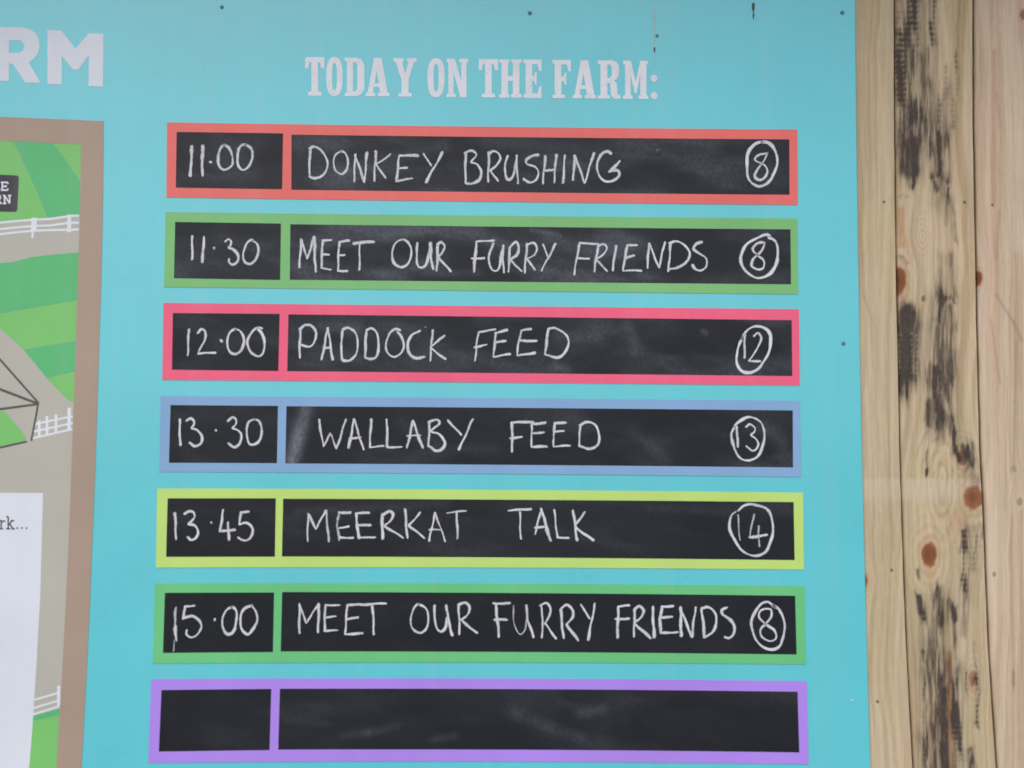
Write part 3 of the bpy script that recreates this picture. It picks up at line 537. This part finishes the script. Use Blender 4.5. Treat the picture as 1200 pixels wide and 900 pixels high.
# ------------------------------------------------------------ timber boarding to the right
YP = 0.0005                                  # front face of the boarding, the panel is screwed to it
def seam(tab): 
    ys, xs = zip(*tab); return lambda v: np.interp(v, ys, xs)
S0 = seam([(-200,952),(0,952),(450,954),(900,972),(1100,980)])
S1 = seam([(-200,1047.5),(0,1048.6),(150,1049.4),(300,1051),(400,1053),(450,1054),(525,1055.2),(600,1057.8),(680,1060.2),(750,1063),(825,1066.8),(900,1070.8),(1000,1076),(1100,1080)])
S2 = seam([(-200,1140.5),(0,1141.6),(150,1142),(300,1144.8),(375,1146),(450,1147.8),(525,1149.6),(600,1153.6),(675,1156.4),(750,1159.4),(825,1164),(900,1169.2),(1000,1175),(1100,1180)])
S3 = seam([(-200,1240),(0,1240),(450,1246),(900,1268),(1100,1278)])
S4 = seam([(-200,1340),(450,1346),(1100,1380)])
S5 = seam([(-200,1440),(450,1446),(1100,1480)])
# knots: x, y, rx, ry, kind (0 orange-brown, 1 small dark)
KN = {0:[(1012,681,5,9,0,.9),],
 1:[(1053,328,9,17,0,1.),(1089,650,9.6,15,0,1.),(1141,583,12,15,0,.95),(1128,536,7,10,0,.75),(1141,795,6,10,0,.5),(1082,350,3,4,1,.7),(1081,277,5,9,3,0),(1104,560,9,30,3,0),(1063,365,5,20,3,0)],
 2:[(1147,326,4.5,9,0,1.),(1188,550,4,4,1,.3),(1195,588,4,5,1,.5),(1199,17,4,6,0,.8),(1165,673,2.5,3,1,.55),(1188,795,2,12,1,.35)],
 3:[(1290,300,10,16,0,1.)],4:[(1400,620,10,16,0,1.)]}
# mould streaks on the middle board: x0,y0,x1,y1,half width,strength,kind(1 dotted)
ST = [(1053.5,-40,1053.5,45,2.2,.55,1),(1070.5,-60,1070,30,5.2,.85,1),(1066,28,1070,52,7,.62,1),(1056.5,38,1056,120,4.4,1.,1),(1070,45,1066,75,4,.4,0),
 (1093.5,-50,1095,20,3,.55,1),(1091,25,1092,52,3,.75,1),(1087.5,58,1087,100,2.4,.6,0),(1086.5,95,1086,140,3,.55,0),(1078,66,1078,100,3.5,.55,0),(1074,98,1075,140,6,.38,0),
 (1124,0,1123,60,1.4,.3,0),(1122.5,60,1121,108,1.7,.5,1),(1110,75,1108,115,2.2,.3,1),(1102,118,1100,148,3,.35,1),(1117,118,1117,148,3,.4,1),
 (1058,122,1058,168,4.5,.62,0),(1067,126,1068,170,8.5,.62,0),(1079,130,1079,165,4,.55,0),(1086,130,1087,160,3,.4,0),(1063,165,1064,200,6.4,.92,0),(1072,165,1073,200,5.2,.92,0),(1064,198,1068,217,3,.8,0),(1076,196,1074,215,2.6,.55,0),
 (1090,163,1092,206,3.2,.7,0),(1101,158,1099,204,3.2,.85,0),(1109,160,1108,210,4.4,.65,0),(1096,212,1099,222,2.2,.85,0),(1110,220,1109,262,2,.7,0),(1113,230,1120,280,2.6,.35,0),(1055,233,1066,231,1.5,.4,0),
 (1056,304,1066,309,1.5,.5,0),(1101,300,1103,345,6,.32,0),(1114,300,1117,345,4,.42,0),
 (1064,360,1064,372,5.5,.88,0),(1064,372,1063,440,9.6,1.,2),(1062,440,1061,458,6.8,.8,0),(1061,458,1060,472,4,.35,0),
 (1105,346,1098,376,2.6,.8,0),(1106,345,1118,354,1.8,.75,0),(1113,360,1119,380,2.6,.5,0),(1117,368,1116,440,2,.55,0),
 (1104,384,1104,440,12,.42,0),(1106,440,1103,500,13,.38,0),(1097,434,1096,455,3,.95,0),(1096,455,1098,482,2.6,.85,0),(1104,487,1104,488,6,1.,0),(1098,496,1098,503,2.4,.7,0),
 (1088,430,1088,500,2.8,.65,0),(1108,450,1112,468,2,.5,0),(1115,425,1115,450,2.6,.6,0),(1115,488,1118,510,2.6,.8,0),(1118,508,1120,533,2.8,.85,0),(1122,533,1122,534,4,.85,0),(1134,528,1137,540,4,.85,0),(1139,520,1143,536,2,.5,0),(1130,523,1128,520,2,.6,0),(1138,552,1143,558,6,.35,0),
 (1087,525,1086,545,1.4,.45,0),(1086,546,1086,554,1.7,.8,0),
 (1131,623,1130,690,2.6,.8,1),(1129,640,1130,644,3,.7,0),(1141,625,1141,668,3.6,.5,1),(1150,610,1153,625,2.4,.6,0),(1131,690,1130,740,4,.35,0),(1075,664,1078,673,2,.55,0),
 (1077,696,1080,716,2.8,1.,0),(1083,715,1083,726,2.8,.8,1),(1100,692,1104,724,6,.45,0),(1099,694,1098,700,3,.5,0),(1104,716,1103,728,2.6,.8,0),(1112,706,1113,715,3,.75,0),(1118,710,1119,724,3,.9,0),(1118,724,1119,770,2,.5,0),
 (1097,715,1098,780,13,.30,0),(1098,758,1097,792,9,.42,0),(1082,764,1083,772,3,.8,0),(1083,785,1083,900,2.4,.35,1),
 (1106,806,1107,870,3,.88,0),(1107,870,1109,1010,3.6,.9,0),(1098,835,1098,900,8,.38,0),(1096,866,1095,1000,14,.5,0),(1086,868,1086,880,3,.6,0),
 (1119,785,1118,830,2.8,.75,1),(1118,800,1120,830,3,.8,0),(1119,830,1121,862,4.2,.98,1),(1119,836,1119,842,4,1.,0),(1121,852,1124,876,3.2,.85,1),(1124,870,1127,1000,4,.55,1),
 (1133,790,1133,812,2,.5,1),(1142,750,1144,782,1.3,.45,0),(1145,782,1145,850,2.4,.7,1),(1141,800,1141,802,3,.8,0),(1137,878,1139,900,3.4,.8,0),(1139,900,1141,1000,4,.6,0)]
OR = [(1112,765,1115,900,3.2,.75),(1115,900,1117,1000,3.5,.7),(1110,775,1112,860,4,.4),(1056,246,1057,285,4.5,.6),(1062,285,1068,300,5,.3),(1089,640,1090,690,3,.4),(1122,605,1128,625,9,.35),(1092,835,1091,850,4,.3),(1139,790,1141,812,4,.4)]
def wood_colour(u, v, k):
    f = u.copy(); ring = np.zeros_like(u); rw = np.zeros_like(u)
    for (a,b,rx,ry,kd,st) in KN[k]:
        du, dv = u-a, v-b; side = du/np.sqrt(du*du+(rx*.8)**2)
        f = f - side*rx*1.25*np.exp(-np.abs(du)/(rx*3.2))*np.exp(-(dv/(ry*2.6))**2)
        if kd in (0,3):
            q = np.sqrt((du/rx)**2+(dv/(ry*1.15))**2); wgt = np.exp(-(q/2.3)**2)
            ring += wgt*.5*(1+np.sin(q*9+fbm(u*.1,v*.05,k+60,2)*4)); rw += wgt
    wob = (fbm(u*.02, v*.006, k*5+2, 3)-.5)*26
    lines = fbm((f+wob)*.36, v*.006, k*5+3, 3); broad = fbm((f+wob)*.07, v*.003, k*5+9, 3)
    late = sst(.52,.70, vn((f+wob)*.19, v*.003, k*5+11))
    rw = np.clip(rw,0,1); g_ = lines*(1-rw*.6)+ring*.6
    A = np.array([(.545,.445,.305),(.55,.445,.305),(.59,.475,.36),(.50,.41,.29),(.50,.41,.29)][k]); B = np.array([(.37,.28,.165),(.36,.265,.155),(.44,.325,.22),(.38,.28,.18),(.38,.28,.18)][k])
    m = np.clip(.08+.46*sst(.3,.75,g_)*.9+.28*late,0,1)[...,None]
    c = A*(1-m)+B*m
    c = c*(.93+.16*broad[...,None])
    pk = sst(.55,.72,fbm((f+wob)*.05, v*.002, k+31, 2))[...,None]          # pinkish heartwood bands
    c = c*(1-pk*(.5 if k == 2 else .2)) + c*np.array((1.04,.92,.90))*pk*(.5 if k == 2 else .2)
    gr = sst(.5,.75,fbm(u*.03, v*.008, k+77, 3))[...,None]*(.5 if k < 2 else .15)
    c = c*(1-gr)+c*np.array((.93,1.0,.86))*gr
    spot = np.clip(fbm(u*.5,v*.12,k+5,2),0,1)[...,None]; c = c*(.95+.10*spot)
    if k == 2:
        for (x0,y0,x1,y1,hw,s_) in ((1165,60,1164,240,3,.35),(1171,250,1168,300,3,.25),(1168,110,1172,150,2,.3),(1192,-60,1196,50,4,.3),(1191,300,1194,450,6,.22),(1185,605,1188,900,2,.35),(1196,600,1200,900,3,.3),(1192,780,1194,900,2,.2)):
            d,_ = seg_dist(u,v,x0,y0,x1,y1); w_ = (s_*np.exp(-(d/hw)**2))[...,None]; c = c*(1-w_)+np.array((.33,.17,.11))*w_
        for (x0,y0,x1,y1,hw,s_) in ((1167,345,1188,378,1.4,.4),(1188,378,1198,400,1.6,.4),(1161,375,1172,450,1.2,.3),(1191,400,1189,470,1.2,.35),(1189,470,1188,548,1.4,.35),(1180,440,1178,600,1,.2),(1186,785,1188,810,1.6,.3)):
            d,_ = seg_dist(u,v,x0,y0,x1,y1); w_ = (s_*np.exp(-(d/hw)**2))[...,None]; c = c*(1-w_)+np.array((.16,.12,.08))*w_
    if k == 1:
        # cathedral figure below the mould
        for rr in (8,15,22,30):
            du, dv = (u-1102)/rr, (v-560)/(rr*2.1); q = np.abs(np.sqrt(du*du+dv*dv)-1)*rr
            w_ = (.32*np.exp(-(q/1.1)**2)*(v < 566)*sst(0,.4,.6-dv*0+.4)*sst(.2,.6,vn(u*.1,v*.1,rr)))[...,None]; c = c*(1-w_)+np.array((.20,.15,.09))*w_
        for (x0,y0,x1,y1,hw,s_) in OR:
            d,_ = seg_dist(u,v,x0,y0,x1,y1); w_ = (s_*np.exp(-(d/hw)**2)*(.6+.6*vn(u*.3,v*.08,9)))[...,None]; c = c*(1-w_)+np.array((.40,.17,.06))*w_
    if k == 0:
        for (x0,y0,x1,y1,hw,s_) in ((1012,345,1021,372,1.3,.3),(1021,372,1022,430,1.2,.22),(1031,600,1034,660,1.2,.2),(1040,700,1040,800,1.2,.18)):
            d,_ = seg_dist(u,v,x0,y0,x1,y1); w_ = (s_*np.exp(-(d/hw)**2))[...,None]; c = c*(1-w_)+np.array((.2,.15,.08))*w_
    if k < 2:   # pale tide mark
        w_ = (.42*sst(0,4,v-559)*sst(0,14,592-v)*(.6+.4*vn(u*.1,v*.1,3)))[...,None]; c = c*(1-w_)+np.array((.60,.53,.44))*w_
    for (a,b,rx,ry,kd,st) in KN[k]:
        if kd == 3: continue
        jit = 1+.16*(fbm(u*.22,v*.22,k+int(a),2)-.5)*2
        q = np.sqrt(((u-a)/rx)**2+((v-b)/ry)**2)*jit
        halo = (np.exp(-(q/1.5)**4)*.40*st)[...,None]; core = (sst(1.12,.8,q)*st)[...,None] if False else ((1-sst(.78,1.12,q))*st)[...,None]
        kc = np.array((.235,.085,.035)) if kd == 0 else np.array((.11,.075,.055))
        kc2 = kc*(.62+.55*np.clip(q,0,1)[...,None]+.35*(vn(q*5,u*.15,k)[...,None]-.5))
        if kd == 0: c = c*(1-halo)+np.array((.42,.23,.11))*halo
        c = c*(1-core)+kc2*core
    dots = []
    if k == 1:
        mo = np.zeros_like(u); tint = np.array((.040,.030,.027))
        fib = fbm((f+wob*.3)*.42, v*.034, 21, 4); cloud = fbm(u*.11, v*.045, 25, 3); n2 = vn(u*.9, v*.5, 22)
        uj = u+(fbm(u*.10,v*.06,71,3)-.5)*4.5; vj = v+(fbm(u*.25,v*.02,72,2)-.5)*16
        hbar = .5+.5*np.sin(v*2*math.pi/6.4+(vn(u*.35,v*.02,4)-.5)*1.6)
        for (x0,y0,x1,y1,hw,s_,kd) in ST:
            d,_ = seg_dist(uj,vj,x0,y0,x1,y1); q = d/(hw*1.4)
            m_ = np.exp(-(q*1.05)**2.4)
            # fibres: the fungus follows the grain, so weak places break into streaks
            m_ = m_*(.72+.6*sst(.30,.66,fib)) if s_ > .8 else m_*(.30+1.15*sst(.34,.66,fib*.6+cloud*.4))
            if kd == 1: m_ = m_*(.62+.5*sst(.2,.75,hbar))
            if kd == 2: m_ = m_*(1.1-.42*sst(.55,.9,hbar)*sst(.1,.8,.5+.5*np.sin((u-1060)*2*math.pi/6.5))*(v > 388)*(v < 440))
            mo = 1-(1-mo)*(1-np.clip(s_*m_*(1.3 if s_ > .75 else 1.05),0,.97))
        # grey bloom round the heavy patches
        for (x0,y0,x1,y1,hw,s_) in ((1066,-60,1066,80,13,.42),(1070,80,1069,165,15,.55),(1068,165,1068,208,12,.6),(1100,150,1102,235,13,.36),(1090,-20,1088,150,8,.34),(1108,110,1104,150,12,.25),(1103,350,1106,500,15,.42),(1062,370,1062,450,9,.5),(1098,710,1098,790,18,.42),(1098,790,1097,1000,17,.55),(1136,620,1136,700,10,.3),(1124,780,1126,1000,9,.25),(1132,520,1138,550,9,.25)):
            d,_ = seg_dist(uj,vj,x0,y0,x1,y1); mo = 1-(1-mo)*(1-s_*np.exp(-(d/hw)**2)*(.4+1.2*sst(.3,.7,fib)))
        mo = mo*(.90+.16*n2)
        mo = np.clip(mo,0,.97)[...,None]; c = c*(1-mo)+tint*mo
    # darkened arris by the gaps
    return np.clip(c, .01, .9)
fence = empty('timber_cladding', (1.0,.03,0), 'pale upright softwood boards with knots and black mould beside the teal panel', 'fence')
def fattach(o): o.matrix_parent_inverse = Matrix.Translation(fence.location).inverted(); return o
def plank(k, sl, sr, ncol, gap=1.0, step=.0021):
    ztop = W(1100,-20,YP)[1]; zbot = W(1100,925,YP)[1]
    zs = np.r_[np.linspace(.03, zbot, 70)[:-1], np.arange(zbot, ztop, step), np.linspace(ztop, 2.75, 50)]
    tt = np.r_[0, np.linspace(.012,.988,ncol), 1]; zz, uu = np.meshgrid(zs, tt, indexing='ij')
    # edge positions at each height: pixel row of that height
    _, vv = PX(np.full_like(zs, W(1100,450,YP)[0]), zs, YP); vc = np.clip(vv, -200, 1100)
    def xw(sf): return W(sf(vc), vc, YP)[0]
    xl = xw(sl)+gap*DIST/FPX; xr = xw(sr)-gap*DIST/FPX
    rr = (fbm(zs*30, zs*0+k, 3, 3)-.5)*.0012; xl = xl+rr; xr = xr+np.roll(rr, 17)*.8
    xx = xl[:,None]*(1-uu)+xr[:,None]*uu
    yy = np.full_like(xx, YP); yy[:,0] += .0022; yy[:,-1] += .0022
    # gentle cupping and planer waviness
    yy += .0012*(uu-.5)**2*4*(1 if k % 2 else -.4) + (.0003*(fbm(uu*4, zz*6, k, 2)-.5)); yy = np.maximum(yy, YP if k == 0 else -1)
    px, py = PX(xx, zz, YP)
    c = wood_colour(px, py, k); nr, nc = xx.shape
    V = np.stack([xx,yy,zz],-1).reshape(-1,3)
    a = np.arange(nr*nc).reshape(nr,nc)
    F = np.stack([a[:-1,:-1],a[:-1,1:],a[1:,1:],a[1:,:-1]],-1).reshape(-1,4).tolist()
    # sides and back
    b = len(V); bl = np.stack([xl, np.full_like(zs,YP+.02), zs],-1); br = np.stack([xr, np.full_like(zs,YP+.02), zs],-1)
    V = np.vstack([V, bl, br])
    for i in range(nr-1):
        F.append([b+i, a[i,0], a[i+1,0], b+i+1]); F.append([a[i,-1], b+nr+i, b+nr+i+1, a[i+1,-1]]); F.append([b+nr+i, b+i, b+i+1, b+nr+i+1])
    F.append([int(q) for q in a[-1]]+[b+2*nr-1, b+nr-1]); F.append([int(q) for q in a[0][::-1]]+[b, b+nr])
    side = np.array((.20,.15,.10)); cc = np.vstack([c.reshape(-1,3), np.tile(side,(2*nr,1))]); cc = np.c_[cc, np.ones(len(cc))]
    return fattach(mesh_obj('plank', V, [tuple(int(q) for q in f) for f in F], M_wood, fence, {'woodcol':cc}))
pl = [plank(0,S0,S1,70), plank(1,S1,S2,88), plank(2,S2,S3,80), plank(3,S3,S4,30), plank(4,S4,S5,30)]
for i, l in ((0,'narrow visible pale board next to the panel'),(1,'board streaked with black mould and orange knots'),(2,'pinkish pale board with long grain lines')):
    pl[i]['label'] = l
for a, b, i in ((1036,236.5,0),(1130.5,236.5,1),(1163,240,2),(1045,668,0),(1028.5,822,0)):
    o = dome('nail_head', a, b, 1.7, YP-.0002, M_nail, pl[i], .0005, 10)
def box(name, x0,x1,y0,y1,z0,z1, mat, parent):
    b = .002; V = []; F = []
    for (xa,xb,ya,yb,z) in ((x0+b,x1-b,y0+b,y1-b,z0),(x0,x1,y0,y1,z0+b),(x0,x1,y0,y1,z1-b),(x0+b,x1-b,y0+b,y1-b,z1)):
        V += [(xa,ya,z),(xb,ya,z),(xb,yb,z),(xa,yb,z)]
    for k in range(3):
        for i in range(4): j = (i+1)%4; F.append((k*4+i,k*4+j,k*4+4+j,k*4+4+i))
    F += [(3,2,1,0),(12,13,14,15)]; return fattach(mesh_obj(name,V,F,mat,parent))
for z in (.35,1.15,2.05): box('rail', -.75, 1.5, YP+.021, YP+.066, z, z+.09, M_rail, fence)
for x in (-.72, 1.40): box('post', x, x+.09, YP+.067, YP+.157, 0, 2.6, M_rail, fence)

# ------------------------------------------------------------ unseen hood, added to darken the upper part of the noticeboard
hood = empty('added_shade_hood', (0,0,2.6), 'added hood out of view, shading the top of the noticeboard', 'added shade')
HZ, HD = 2.66, .42
def hattach(o): o.matrix_parent_inverse = Matrix.Translation(hood.location).inverted(); return o
def hbox(name, *a):
    o = box(name, *a[:6], M_rail, None); o.parent = hood; return hattach(o)
for k in range(6): hbox('shade_hood_board', -1.05, 1.75, -HD+k*HD/6, -HD+(k+1)*HD/6-.004, HZ, HZ+.022)
for x in (-1.0, .35, 1.65): hbox('shade_hood_bracket', x, x+.045, -HD+.03, -.004, HZ-.07, HZ-.002)
